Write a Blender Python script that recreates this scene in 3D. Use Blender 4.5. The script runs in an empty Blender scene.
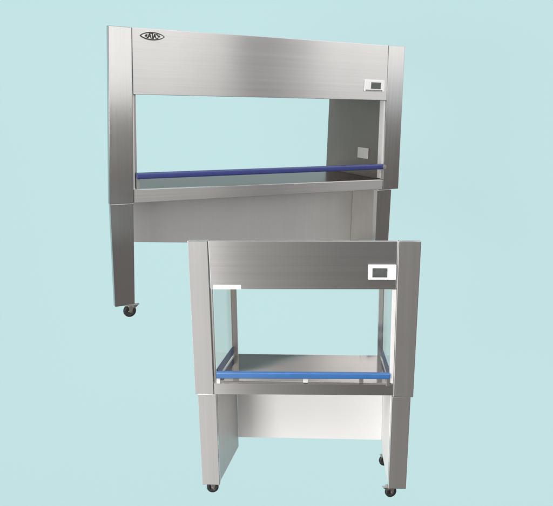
import bpy, bmesh, math, random
from mathutils import Vector
random.seed(7)
sc = bpy.context.scene
C = sc.collection

# ---------------------------------------------------------------- materials
def nodes(name):
    m = bpy.data.materials.new(name); m.use_nodes = True
    nt = m.node_tree
    return m, nt, nt.nodes['Principled BSDF']

def N(nt, t, **kw):
    n = nt.nodes.new(t)
    for k, v in kw.items(): setattr(n, k, v)
    return n

ROT = {'x': .25, 'z': 0.0, 'y': 0.0}
def steel(name, grain, col=(.632, .628, .620), rough=.23, aniso=.9, dirt=1.0, streak=1.0):
    """brushed stainless sheet; grain 'x', 'z' or None = direction of the brushing"""
    m, nt, b = nodes(name)
    L = nt.links
    tc = N(nt, 'ShaderNodeTexCoord')
    mp = N(nt, 'ShaderNodeMapping')
    s = {'x': (1.5, 160, 420), 'z': (420, 160, 1.5), 'y': (420, 1.5, 420)}[grain]
    mp.inputs['Scale'].default_value = s
    L.new(tc.outputs['Object'], mp.inputs['Vector'])
    g = N(nt, 'ShaderNodeTexNoise'); g.inputs['Scale'].default_value = 1.0
    g.inputs['Detail'].default_value = 3; g.inputs['Roughness'].default_value = .6
    L.new(mp.outputs[0], g.inputs['Vector'])
    # broader lengthwise streaks
    mp2 = N(nt, 'ShaderNodeMapping')
    mp2.inputs['Scale'].default_value = tuple(v * .09 for v in s)
    L.new(tc.outputs['Object'], mp2.inputs['Vector'])
    g2 = N(nt, 'ShaderNodeTexNoise'); g2.inputs['Scale'].default_value = 1.0; g2.inputs['Detail'].default_value = 2
    L.new(mp2.outputs[0], g2.inputs['Vector'])
    # handling smudges
    sm = N(nt, 'ShaderNodeTexNoise'); sm.inputs['Scale'].default_value = 3.0; sm.inputs['Detail'].default_value = 3
    L.new(tc.outputs['Object'], sm.inputs['Vector'])
    def rng(src, a, c, f0=.1, f1=.9):
        r = N(nt, 'ShaderNodeMapRange'); r.inputs['From Min'].default_value = f0; r.inputs['From Max'].default_value = f1
        r.inputs['To Min'].default_value = a; r.inputs['To Max'].default_value = c
        L.new(src, r.inputs['Value']); return r.outputs[0]
    def mul(a, c):
        r = N(nt, 'ShaderNodeMath', operation='MULTIPLY'); L.new(a, r.inputs[0]); L.new(c, r.inputs[1]); return r.outputs[0]
    k = mul(mul(rng(g.outputs['Fac'], 1 - .07 * streak, 1 + .07 * streak), rng(g2.outputs['Fac'], 1 - .05 * streak, 1 + .05 * streak)), rng(sm.outputs['Fac'], 1 - .06 * dirt, 1 + .06 * dirt, 0, 1))
    vm = N(nt, 'ShaderNodeVectorMath', operation='SCALE'); vm.inputs[0].default_value = col
    L.new(k, vm.inputs['Scale']); L.new(vm.outputs[0], b.inputs['Base Color'])
    rr = N(nt, 'ShaderNodeMath', operation='ADD'); L.new(rng(g2.outputs['Fac'], -.012, .012), rr.inputs[0]); rr.inputs[1].default_value = rough
    L.new(rr.outputs[0], b.inputs['Roughness'])
    b.inputs['Metallic'].default_value = 1
    if aniso:
        b.inputs['Anisotropic'].default_value = aniso
        tg = N(nt, 'ShaderNodeTangent', direction_type='RADIAL', axis='Z')
        L.new(tg.outputs[0], b.inputs['Tangent'])
        b.inputs['Anisotropic Rotation'].default_value = ROT[grain]
    # slight oil-canning of the thin sheet
    wv = N(nt, 'ShaderNodeTexNoise'); wv.inputs['Scale'].default_value = 2.2; wv.inputs['Detail'].default_value = 0
    L.new(tc.outputs['Object'], wv.inputs['Vector'])
    b2 = N(nt, 'ShaderNodeBump'); b2.inputs['Strength'].default_value = .25; b2.inputs['Distance'].default_value = .006
    L.new(wv.outputs['Fac'], b2.inputs['Height']); L.new(b2.outputs[0], b.inputs['Normal'])
    return m

def paint(name, col, rough=.45, spec=.5, var=.04, scale=30, metal=0, coat=0):
    m, nt, b = nodes(name)
    tc = N(nt, 'ShaderNodeTexCoord')
    n = N(nt, 'ShaderNodeTexNoise'); n.inputs['Scale'].default_value = scale; n.inputs['Detail'].default_value = 5
    nt.links.new(tc.outputs['Object'], n.inputs['Vector'])
    r = N(nt, 'ShaderNodeMapRange'); r.inputs['From Min'].default_value = .3; r.inputs['From Max'].default_value = .7
    r.inputs['To Min'].default_value = 1 - var; r.inputs['To Max'].default_value = 1 + var
    nt.links.new(n.outputs['Fac'], r.inputs['Value'])
    vm = N(nt, 'ShaderNodeVectorMath', operation='SCALE'); vm.inputs[0].default_value = col
    nt.links.new(r.outputs[0], vm.inputs['Scale']); nt.links.new(vm.outputs[0], b.inputs['Base Color'])
    b.inputs['Roughness'].default_value = rough; b.inputs['Specular IOR Level'].default_value = spec
    b.inputs['Metallic'].default_value = metal; b.inputs['Coat Weight'].default_value = coat
    return m

M = {}
M['steel_v'] = steel('brushed_steel_upright_grain', 'z')
M['steel_h'] = steel('brushed_steel_level_grain', 'x')
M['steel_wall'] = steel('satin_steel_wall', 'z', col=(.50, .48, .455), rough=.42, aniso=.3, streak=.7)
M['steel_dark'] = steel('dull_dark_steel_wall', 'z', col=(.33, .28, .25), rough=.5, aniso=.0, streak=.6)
M['steel_satin'] = steel('satin_steel_panel', 'z', col=(.63, .63, .625), rough=.58, aniso=.0, streak=.5)
M['steel_bottom'] = steel('polished_steel_worktop', 'x', col=(.60, .575, .56), rough=.06, aniso=.0, streak=.8)
M['steel_dimmed'] = steel('dimmed_reflection_steel_worktop', 'x', col=(.40, .37, .36), rough=.24, aniso=.0, streak=1.0)  # darkened base and edge tint put in to dim the backdrop's reflection
M['steel_dimmed'].node_tree.nodes['Principled BSDF'].inputs['Specular Tint'].default_value = (.62, .55, .55, 1)
M['white'] = paint('white_overlit_steel', (.82, .82, .81), .5, var=.01, scale=6)  # overexposed steel of the small bench's stand, put in as white colour
M['channel'] = paint('pale_aluminium_channel', (.66, .655, .64), .4, var=.03)
M['gasket'] = paint('dark_grey_gasket', (.11, .11, .105), .6)
M['navy'] = paint('dark_blue_plastic', (.036, .048, .185), .28, var=.10, scale=18)
M['blue'] = paint('bright_blue_plastic', (.038, .13, .34), .22, var=.08, scale=18)
M['blue_reflection'] = paint('dark_blue_pane_reflection', (.032, .062, .135), .3, var=.2, scale=14)  # blue reflection at the foot of the panes, put into a strip's colour
M['plastic'] = paint('white_plastic', (.86, .86, .85), .35, var=.015)
M['socket'] = paint('grey_white_plastic', (.62, .61, .58), .4)
M['socket_slot'] = paint('dark_plastic', (.05, .05, .05), .5)
M['screen'] = paint('grey_lcd', (.085, .095, .09), .18, var=.12, scale=60)
M['ink'] = paint('dark_ink', (.045, .04, .035), .6, var=.25, scale=120)
M['sticker'] = paint('white_paper', (.74, .76, .755), .6)
M['print'] = paint('faint_grey_print', (.42, .44, .45), .6)
M['rubber'] = paint('black_rubber', (.018, .018, .019), .5, var=.2)
M['zinc'] = paint('zinc_plated_steel', (.52, .51, .49), .32, metal=1)
M['cavity'] = paint('galvanised_sheet', (.34, .34, .33), .45, metal=.6)

def glass():
    m, nt, b = nodes('greenish_pane')
    b.inputs['Base Color'].default_value = (.80, .90, .86, 1)
    b.inputs['Roughness'].default_value = .03
    out = nt.nodes['Material Output']
    tr = N(nt, 'ShaderNodeBsdfTransparent'); tr.inputs['Color'].default_value = (.925, .905, .89, 1)
    gl = N(nt, 'ShaderNodeBsdfGlossy'); gl.inputs['Roughness'].default_value = .05; gl.inputs['Color'].default_value = (.9, .95, .93, 1)
    fr = N(nt, 'ShaderNodeValue'); fr.outputs[0].default_value = .10
    mx = N(nt, 'ShaderNodeMixShader')
    nt.links.new(fr.outputs[0], mx.inputs[0]); nt.links.new(tr.outputs[0], mx.inputs[1]); nt.links.new(gl.outputs[0], mx.inputs[2])
    nt.links.new(mx.outputs[0], out.inputs['Surface'])
    nt.nodes.remove(b)
    return m
M['glass'] = glass()

# ---------------------------------------------------------------- mesh helpers
def link(name, bm, mat, parent=None, smooth=False):
    bmesh.ops.recalc_face_normals(bm, faces=bm.faces)
    me = bpy.data.meshes.new(name); bm.to_mesh(me); bm.free()
    me.materials.append(mat)
    if smooth:
        for p in me.polygons: p.use_smooth = True
    o = bpy.data.objects.new(name, me); C.objects.link(o)
    if parent: o.parent = parent
    return o

def bevel(bm, w, seg=2):
    if w: bmesh.ops.bevel(bm, geom=bm.edges[:], offset=w, segments=seg, affect='EDGES', profile=.6)

def hexa(bm, p8):
    v = [bm.verts.new(p) for p in p8]
    for f in ((0, 1, 2, 3), (7, 6, 5, 4), (0, 4, 5, 1), (1, 5, 6, 2), (2, 6, 7, 3), (3, 7, 4, 0)):
        bm.faces.new([v[i] for i in f])

def merge(dst, src):
    me = bpy.data.meshes.new('tmp'); src.to_mesh(me); src.free(); dst.from_mesh(me); bpy.data.meshes.remove(me)

def plate(q, y0, y1, bv=.002):
    """quad q of (x, z) corners, extruded from depth y0 to y1"""
    bm = bmesh.new()
    hexa(bm, [(x, y0, z) for x, z in q] + [(x, y1, z) for x, z in q]); bevel(bm, bv); return bm

def slab(q, z0, z1, bv=.002):
    """quad q of (x, y) corners between two heights"""
    bm = bmesh.new()
    hexa(bm, [(x, y, z0) for x, y in q] + [(x, y, z1) for x, y in q]); bevel(bm, bv); return bm

def box(x0, x1, y0, y1, z0, z1, bv=.002):
    return plate([(x0, z0), (x1, z0), (x1, z1), (x0, z1)], y0, y1, bv)

def cyl(p0, p1, r, n=24, r2=None, cap=True):
    bm = bmesh.new()
    p0, p1 = Vector(p0), Vector(p1); d = p1 - p0
    bmesh.ops.create_cone(bm, segments=n, radius1=r, radius2=r if r2 is None else r2, depth=d.length, cap_ends=cap)
    rot = Vector((0, 0, 1)).rotation_difference(d.normalized()).to_matrix().to_4x4()
    bmesh.ops.transform(bm, matrix=rot, verts=bm.verts); bmesh.ops.translate(bm, vec=(p0 + p1) / 2, verts=bm.verts)
    return bm

def thing(name, label, cat, loc, rot, group=None):
    o = bpy.data.objects.new(name, None); C.objects.link(o)
    o.empty_display_size = .2
    o.location = loc; o.rotation_euler = rot
    o['label'] = label; o['category'] = cat
    if group: o['group'] = group
    return o

def caster(root, x, y, r, zc, yaw=0.0, lever=True, flip=1):
    """swivel caster hanging under a leg: fork (part) > wheel, brake_lever (sub-parts)"""
    ca, sa = math.cos(yaw), math.sin(yaw)
    def tr(bm):
        bmesh.ops.transform(bm, matrix=__import__('mathutils').Matrix.Rotation(yaw, 4, 'Z'), verts=bm.verts)
        bmesh.ops.translate(bm, vec=(x, y, 0), verts=bm.verts); return bm
    fk = bmesh.new()
    merge(fk, box(-r * .75, r * .75, -r * .6, r * .6, -.14 * r, -.002, .0008))
    merge(fk, cyl((0, 0, -.14 * r), (0, 0, -.30 * r), r * .45))
    for s in (-1, 1):
        merge(fk, plate([(-r * .30, -.28 * r), (r * .55, -.28 * r), (r * .26, zc - .22 * r), (-r * .16, zc - .22 * r)], s * r * .42 - r * .05, s * r * .42 + r * .05, .0006))
    merge(fk, cyl((0, -r * .52, zc), (0, r * .52, zc), r * .16, 14))
    fork = link('caster_fork', tr(fk), M['zinc'], root)
    wb = bmesh.new()                                   # tyre: lathe about the y axis
    prof = [(.30, .34), (.80, .34), (.93, .28), (1.0, .15), (1.0, -.15), (.93, -.28), (.80, -.34), (.30, -.34)]
    n = 36; rings = []
    for i in range(n):
        a = 2 * math.pi * i / n
        rings.append([wb.verts.new((math.cos(a) * p * r, q * r, zc + math.sin(a) * p * r)) for p, q in prof])
    for i in range(n):
        A, B = rings[i], rings[(i + 1) % n]
        for j in range(len(prof)):
            k = (j + 1) % len(prof)
            wb.faces.new((A[j], B[j], B[k], A[k]))
    wheel = link('wheel', tr(wb), M['rubber'], fork, True)
    if lever:
        lb = bmesh.new()
        hexa(lb, [(r * .25 * flip, -r * .4, -.12 * r), (r * 1.55 * flip, -r * .3, -.02 * r), (r * .95 * flip, -r * .3, -.55 * r), (r * .4 * flip, -r * .4, -.6 * r),
                  (r * .25 * flip, r * .4, -.12 * r), (r * 1.55 * flip, r * .3, -.02 * r), (r * .95 * flip, r * .3, -.55 * r), (r * .4 * flip, r * .4, -.6 * r)])
        bevel(lb, r * .05); link('brake_lever', tr(lb), M['zinc'], fork)
    return fork

# ================================================================= large bench, standing behind
b1 = thing('clean_bench', 'wide stainless steel clean bench with navy rail and oval emblem, behind the smaller one', 'clean bench',
           (-1.30146, 5.14293, 0.10595), (0.0122061, 0.0178931, 0.5111099))
PT1L = [(-.013, .8365), (.180, .8365), (.1872, 2.1555), (.012, 2.1555)]
PT1R = [(2.6425, .843), (2.828, .843), (2.786, 2.1715), (2.6, 2.1704)]
post = link('front_post', plate(PT1L, 0, .045, .004), M['steel_v'], b1)
post = link('front_post', plate(PT1R, 0, .075, .004), M['steel_v'], b1)
link('header_panel', plate([(.191, 1.669), (2.6145, 1.6803), (2.597, 2.1704), (.1905, 2.1552)], .004, .05, .003), M['steel_h'], b1)
link('filter_housing', box(.30, 2.58, .052, .90, 1.70, 2.10, .004), M['cavity'], b1)
# left side wall, leaning slightly inward, and the right one seen from inside
link('side_wall', slab([(.205, .05), (.225, .05), (.43, .93), (.41, .93)], .945, 1.698), M['steel_wall'], b1)
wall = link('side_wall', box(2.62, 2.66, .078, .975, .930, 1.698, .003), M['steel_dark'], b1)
sk = link('power_socket', box(2.610, 2.6195, .235, .405, 1.114, 1.218, .003), M['socket'], b1)
link('window_channel', plate([(.183, .948), (.194, .948), (.199, 1.667), (.1875, 1.667)], .012, .05, .002), M['channel'], b1)
link('window_channel', plate([(2.616, .948), (2.641, .948), (2.613, 1.677), (2.594, 1.677)], .012, .075, .003), M['channel'], b1)
link('worktop', slab([(.205, .012), (2.6195, .012), (2.6195, .972), (.44, .972)], .925, .9405, .002), M['steel_dimmed'], b1)
link('apron', plate([(.1825, .8355), (2.637, .8455), (2.637, .937), (.184, .9418)], .004, .035, .003), M['steel_h'], b1)
link('worktop_bead', box(2.611, 2.6192, .08, .97, .9408, .9475, .001), M['gasket'], b1)
# rail: round-edged bar on two end brackets
rb = bmesh.new(); hexa(rb, [(.208, -.012, 1.0232), (2.647, -.012, 1.0388), (2.647, -.012, 1.0882), (.208, -.012, 1.0724),
                           (.208, .032, 1.0232), (2.647, .032, 1.0388), (2.647, .032, 1.0882), (.208, .032, 1.0724)])
bevel(rb, .014, 4)
rail = link('front_rail', rb, M['navy'], b1, True)
cb = cyl((2.628, -.020, 1.0635), (2.628, -.012, 1.0635), .021); merge(cb, cyl((2.628, -.024, 1.0635), (2.628, -.020, 1.0635), .010))
link('end_screw', cb, M['zinc'], rail)
for x in (.222, 2.628):
    link('rail_bracket', box(x - .012, x + .012, .006, .026, .9415, 1.03, .002), M['cavity'], b1)
# stand
link('leg', plate([(.012, 0), (.174, 0), (.178, .833), (-.006, .833)], .004, .05, .003), M['steel_v'], b1)
link('leg', plate([(2.607, 0), (2.757, 0), (2.747, .840), (2.5755, .840)], .004, .06, .003), M['steel_v'], b1)
link('stand_side_panel', plate([(2.605, 0), (2.65, 0), (2.63, .838), (2.592, .838)], .062, .428, .002), M['steel_wall'], b1)
link('modesty_panel', plate([(.17, .437), (2.64, .212), (2.64, .842), (.17, .832)], .430, .444, .002), M['steel_satin'], b1)
link('stand_side_panel', plate([(.10, .40), (.14, .40), (.14, .83), (.10, .83)], .052, .2, .002), M['steel_wall'], b1)
caster(b1, .1377, .03, .052, -.055, 0.0, True)
caster(b1, 2.71, .03, .052, -.055, 0.0, True)
# control panel on the header
ctl = link('control_panel', box(2.348, 2.574, -.008, .0035, 1.757, 1.859, .004), M['plastic'], b1)
link('screen', box(2.418, 2.528, -.0105, -.0085, 1.780, 1.838, .001), M['screen'], ctl)
kb = bmesh.new(); x = 2.36
for i in range(12):
    w = random.choice((.009, .012, .014)); merge(kb, box(x, x + w, -.0095, -.0085, 1.7615, 1.7705, 0)); x += w + .0045
link('key_row', kb, M['screen'], ctl)
# oval emblem: ring, field, and letter-like strokes
def ellipse_ring(cx, cz, a, b, t, y0, y1, n=64):
    bm = bmesh.new(); L = []
    for i in range(n):
        u = 2 * math.pi * i / n; c, s = math.cos(u), math.sin(u); s *= abs(s) ** .45
        L.append([bm.verts.new((cx + A * c, y, cz + B * s)) for (A, B, y) in ((a, b, y0), (a - t, b - t, y0), (a - t, b - t, y1), (a, b, y1))])
    for i in range(n):
        A, B = L[i], L[(i + 1) % n]
        for j in range(4):
            bm.faces.new((A[j], B[j], B[(j + 1) % 4], A[(j + 1) % 4]))
    return bm
def ellipse_disc(cx, cz, a, b, y0, y1, n=64):
    bm = bmesh.new()
    f = bm.faces.new([bm.verts.new((cx + a * math.cos(2 * math.pi * i / n), y0, cz + b * math.sin(2 * math.pi * i / n) * abs(math.sin(2 * math.pi * i / n)) ** .45)) for i in range(n)])
    r = bmesh.ops.extrude_face_region(bm, geom=[f])
    bmesh.ops.translate(bm, vec=(0, y1 - y0, 0), verts=[v for v in r['geom'] if isinstance(v, bmesh.types.BMVert)])
    return bm
EX, EZ = .348, 2.1025
em = link('emblem', ellipse_disc(EX, EZ, .094, .027, -.001, .0035), M['sticker'], b1)
eb = ellipse_ring(EX, EZ, .097, .030, .0085, -.0025, .0035)
def stroke(bm, x0, z0, x1, z1, w):
    d = Vector((x1 - x0, z1 - z0)); d.normalize(); n = Vector((-d.y, d.x)) * w / 2
    merge(bm, plate([(EX + x0 - n.x, EZ + z0 - n.y), (EX + x1 - n.x, EZ + z1 - n.y), (EX + x1 + n.x, EZ + z1 + n.y), (EX + x0 + n.x, EZ + z0 + n.y)], -.0022, -.0012, 0))
for s in ((-.060, -.004, -.046, .010), (-.052, -.008, -.040, .010), (-.046, -.012, -.030, -.010), (-.038, -.014, -.022, .019), (-.022, .019, -.010, -.020),
          (-.030, -.004, -.014, .002), (-.016, .020, .006, .019), (-.002, .019, .002, -.020), (.004, -.020, .018, .016), (.010, .000, .024, -.004), (.018, .016, .026, -.016),
          (.026, .014, .044, .011), (.030, -.014, .046, -.012), (.040, .010, .050, -.006), (.050, .008, .060, -.004)):
    stroke(eb, *s, .0085)
link('emblem_lettering', eb, M['ink'], em)

# ================================================================= small bench, in front
b2 = thing('clean_bench', 'narrow stainless steel clean bench with bright blue rail, in front of the wider one', 'clean bench',
           (-0.34206, 2.72731, 0.0447), (-0.00052641, -0.02165316, -0.06328930))
link('front_post', plate([(-.001, .4445), (.0833, .4447), (.0796, 1.1323), (-.0055, 1.1323)], 0, .03, .0025), M['steel_v'], b2)
link('front_post', plate([(.8622, .4462), (.9470, .4462), (.9575, 1.1315), (.8655, 1.1315)], 0, .03, .0025), M['steel_v'], b2)
link('header_panel', plate([(.0852, .9235), (.8602, .9275), (.8612, 1.1310), (.0815, 1.1318)], .003, .02, .002), M['steel_h'], b2)
link('seam_strip', plate([(.8612, .9280), (.8622, .9280), (.8645, 1.1305), (.8620, 1.1305)], .0045, .02, 0), M['channel'], b2)
link('filter_housing', box(.10, .87, .022, .305, .945, 1.052, .003), M['cavity'], b2)
link('window_channel', plate([(.8445, .508), (.8612, .508), (.8640, .9262), (.8462, .9262)], .006, .026, .002), M['channel'], b2)
link('window_channel', plate([(.0842, .494), (.0920, .494), (.0905, .9225), (.0830, .9225)], .010, .028, .001), M['steel_wall'], b2)
link('rear_column', box(.1255, .1535, .304, .322, .50, .944, .002), M['steel_wall'], b2)
link('rear_column', box(.8165, .8420, .304, .322, .50, .944, .002), M['steel_v'], b2)
link('side_pane', slab([(.0935, .029), (.0975, .029), (.1315, .3035), (.1275, .3035)], .552, .944, 0), M['glass'], b2)
link('side_pane', slab([(.8465, .029), (.8505, .029), (.8405, .3035), (.8365, .3035)], .552, .944, 0), M['glass'], b2)
link('pane_reflection_strip', slab([(.0925, .029), (.0985, .029), (.1330, .303), (.1265, .303)], .513, .551, .001), M['blue_reflection'], b2)  # solid strips standing in for the blue reflections below the panes
link('pane_reflection_strip', slab([(.8455, .029), (.8515, .029), (.8415, .303), (.8355, .303)], .513, .551, .001), M['blue_reflection'], b2)
link('worktop', slab([(.088, .012), (.853, .012), (.836, .328), (.136, .328)], .494, .5055, .001), M['steel_bottom'], b2)
for q in ([(.0985, .03), (.1015, .03), (.1365, .303), (.1335, .303)], [(.8425, .03), (.8455, .03), (.8355, .303), (.8325, .303)]):
    link('worktop_bead', slab(q, .506, .5105, .0005), M['channel'], b2)
link('apron', plate([(.0842, .4448), (.8612, .4520), (.8612, .5040), (.0842, .4938)], .003, .0115, .0015), M['steel_h'], b2)
rb = bmesh.new(); hexa(rb, [(.0957, -.008, .5222), (.8460, -.008, .5305), (.8460, -.008, .5552), (.0957, -.008, .5505),
                           (.0957, .016, .5222), (.8460, .016, .5305), (.8460, .016, .5552), (.0957, .016, .5505)])
bevel(rb, .005, 3)
rail = link('front_rail', rb, M['blue'], b2, True)
for x, w in ((.4845, .0105), (.7235, .0095), (.104, .008), (.838, .008)):
    link('rail_bracket', box(x - w, x + w, .002, .012, .5056 if .2 < x < .83 else .4945, .5275, .001), M['channel'] if x < .6 else M['zinc'], b2)
# stand
link('leg', plate([(.0135, 0), (.0946, 0), (.0921, .4442), (.0101, .4442)], .003, .03, .002), M['steel_v'], b2)
link('leg', plate([(.8511, .003), (.9297, .003), (.9367, .4448), (.8566, .4448)], .003, .03, .002), M['steel_v'], b2)
link('stand_side_panel', slab([(.086, .031), (.0935, .031), (.139, .345), (.131, .345)], .004, .4435, .001), M['steel_satin'], b2)
link('stand_side_panel', slab([(.853, .031), (.861, .031), (.858, .345), (.850, .345)], .006, .4435, .001), M['white'], b2)  # light from the left put in as white; the other side stays steel
link('modesty_panel', plate([(.140, .0588), (.8495, .0592), (.8495, .4515), (.140, .4515)], .338, .344, .001), M['white'], b2)
caster(b2, .056, .035, .027, -.029, .15, False)
caster(b2, .866, .035, .027, -.029, .35, True, -1)
caster(b2, .862, .300, .027, -.029, .2, False)
# control panel, sticker
ctl = link('control_panel', box(.7445, .8590, -.0065, .0025, .9705, 1.0325, .003), M['plastic'], b2)
link('screen', box(.7615, .8225, -.0085, -.0068, .9815, 1.0205, .0008), M['screen'], ctl)
st = link('sticker', box(.0965, .2145, .0008, .0027, .9245, .9425, 0), M['sticker'], b2)
sb = bmesh.new(); x = .106
while x < .2:
    w = random.uniform(.002, .006); merge(sb, box(x, x + w, .0002, .0007, .9325, .9345, 0)); x += w + random.choice((.0015, .0015, .005))
link('sticker_print', sb, M['print'], st)

# ================================================================= backdrop
m, nt, b = nodes('teal_paper')
tc = N(nt, 'ShaderNodeTexCoord'); n = N(nt, 'ShaderNodeTexNoise'); n.inputs['Scale'].default_value = 90; n.inputs['Detail'].default_value = 4
nt.links.new(tc.outputs['Object'], n.inputs['Vector'])
r = N(nt, 'ShaderNodeMapRange'); r.inputs['To Min'].default_value = .985; r.inputs['To Max'].default_value = 1.015
nt.links.new(n.outputs['Fac'], r.inputs['Value'])
vm = N(nt, 'ShaderNodeVectorMath', operation='SCALE'); vm.inputs[0].default_value = (.535, .762, .785)
BACK = vm
nt.links.new(r.outputs[0], vm.inputs['Scale']); nt.links.new(vm.outputs[0], b.inputs['Base Color'])
b.inputs['Roughness'].default_value = 1; b.inputs['Specular IOR Level'].default_value = 0
bd = link('backdrop', box(-26, 26, 16, 16.1, -14, 5.6, 0), m); bd['kind'] = 'structure'

# ================================================================= light
w = bpy.data.worlds.new('World'); sc.world = w; w.use_nodes = True
nt = w.node_tree; nt.nodes.clear(); L = nt.links
out = N(nt, 'ShaderNodeOutputWorld'); bg = N(nt, 'ShaderNodeBackground')
L.new(bg.outputs[0], out.inputs[0])
tc = N(nt, 'ShaderNodeTexCoord'); sp = N(nt, 'ShaderNodeSeparateXYZ'); L.new(tc.outputs['Generated'], sp.inputs[0])
def math_(op, a, c=None):
    n = N(nt, 'ShaderNodeMath', operation=op)
    for i, v in enumerate((a, c)):
        if v is None: continue
        if isinstance(v, (int, float)): n.inputs[i].default_value = v
        else: L.new(v, n.inputs[i])
    return n.outputs[0]
def ss(v, a, c):
    n = N(nt, 'ShaderNodeMapRange', interpolation_type='SMOOTHSTEP')
    n.inputs['From Min'].default_value = a; n.inputs['From Max'].default_value = c
    L.new(v, n.inputs['Value']); return n.outputs[0]
az = math_('MULTIPLY', math_('ARCTAN2', math_('MULTIPLY', sp.outputs['Y'], -1), sp.outputs['X']), 57.29578)   # 0 = right, 90 = behind the camera
el = math_('MULTIPLY', math_('ARCSINE', sp.outputs['Z']), 57.29578)
def soft(a0, a1, e0, e1, da, de):
    a = math_('MULTIPLY', ss(az, a0 - da, a0 + da), math_('SUBTRACT', 1, ss(az, a1 - da, a1 + da)))
    e = math_('MULTIPLY', ss(el, e0 - de, e0 + de), math_('SUBTRACT', 1, ss(el, e1 - de, e1 + de)))
    return math_('MULTIPLY', a, e)
acc = None
def add(fac, col, s):
    global acc
    vm = N(nt, 'ShaderNodeVectorMath', operation='SCALE'); vm.inputs[0].default_value = tuple(c * s for c in col)
    if isinstance(fac, float): vm.inputs['Scale'].default_value = fac
    else: L.new(fac, vm.inputs['Scale'])
    if acc is None: acc = vm.outputs[0]
    else:
        a = N(nt, 'ShaderNodeVectorMath', operation='ADD'); L.new(acc, a.inputs[0]); L.new(vm.outputs[0], a.inputs[1]); acc = a.outputs[0]
FLOOR, WALL, CEIL, LIGHT = (.162, .151, .142), (.31, .31, .31), (1, 1, 1), (1.0, .985, .965)
add(math_('SUBTRACT', 1, ss(el, -3.5, 2)), FLOOR, 1.0)            # dark shop floor
add(math_('MULTIPLY', ss(el, -3.5, 2), math_('SUBTRACT', 1, math_('MULTIPLY', ss(el, 9, 13), ss(sp.outputs['Y'], .1, .4)))), WALL, 1.0)                                   # grey room walls
add(math_('MULTIPLY', ss(el, 30, 50), math_('SUBTRACT', 1, math_('MULTIPLY', ss(sp.outputs['Y'], .1, .4), math_('SUBTRACT', 1, ss(el, 45, 62))))), CEIL, 2.85)                                  # lit ceiling
add(soft(35.0, 60, -2.0, 30, 1.5, 1.2), LIGHT, 1.42)              # windows on the right
add(soft(12, 29.0, .8, 30, 1.5, .5), LIGHT, 1.6)
add(soft(10, 33, -2.6, .8, 1.5, .7), (.82, .92, 1), .45)         # pale strip below the right-hand window
add(soft(-150, -86.3, 12, 45, .5, 1.5), (.055, .05, .045), 1.0)  # ahead, above the backdrop: dark wall on the left,
add(soft(-86.3, -30, 12, 45, .5, 1.5), LIGHT, .78)               # window on the right
add(soft(103.5, 150, -60, 2, 2.5, 6), LIGHT, 1.15)
add(soft(94, 150, -60, 2, 6, 6), LIGHT, .20)                    # bright floor by the left window
add(soft(110, 175, 0, 35, 8, 5), LIGHT, .8)
L.new(acc, bg.inputs['Color']); bg.inputs['Strength'].default_value = 1.0

def fill_lamp(name, loc, aim, sx, sy, watts, col=(1, .985, .96)):
    ld = bpy.data.lights.new(name, 'AREA'); ld.shape = 'RECTANGLE'; ld.size = sx; ld.size_y = sy; ld.energy = watts; ld.color = col
    lo = bpy.data.objects.new(name, ld); C.objects.link(lo); lo.location = loc
    lo.rotation_euler = (Vector(aim) - Vector(loc)).to_track_quat('-Z', 'Y').to_euler()
fill_lamp('fill_lamp', (-3.4, -.6, 4.2), (.2, 3.6, .6), 2.2, 1.4, 60)          # unseen area lamp, added high on the left
fill_lamp('low_fill_lamp', (-2.5, -1.0, 1.45), (.2, 3.0, .25), 1.5, .9, 108)     # unseen lamp added low left to brighten the white panel

# ================================================================= camera
cd = bpy.data.cameras.new('camera'); cam = bpy.data.objects.new('camera', cd); C.objects.link(cam)
cam.location = (0, 0, 1.76596); cam.rotation_euler = (1.3415306, -0.0086610, 0.0020212)
cd.sensor_fit = 'HORIZONTAL'; cd.sensor_width = 36; cd.lens = 43.67; cd.clip_start = .05; cd.clip_end = 200
sc.camera = cam
sc.view_settings.view_transform = 'Standard'; sc.view_settings.look = 'None'
sc.view_settings.exposure = 0; sc.view_settings.gamma = 1
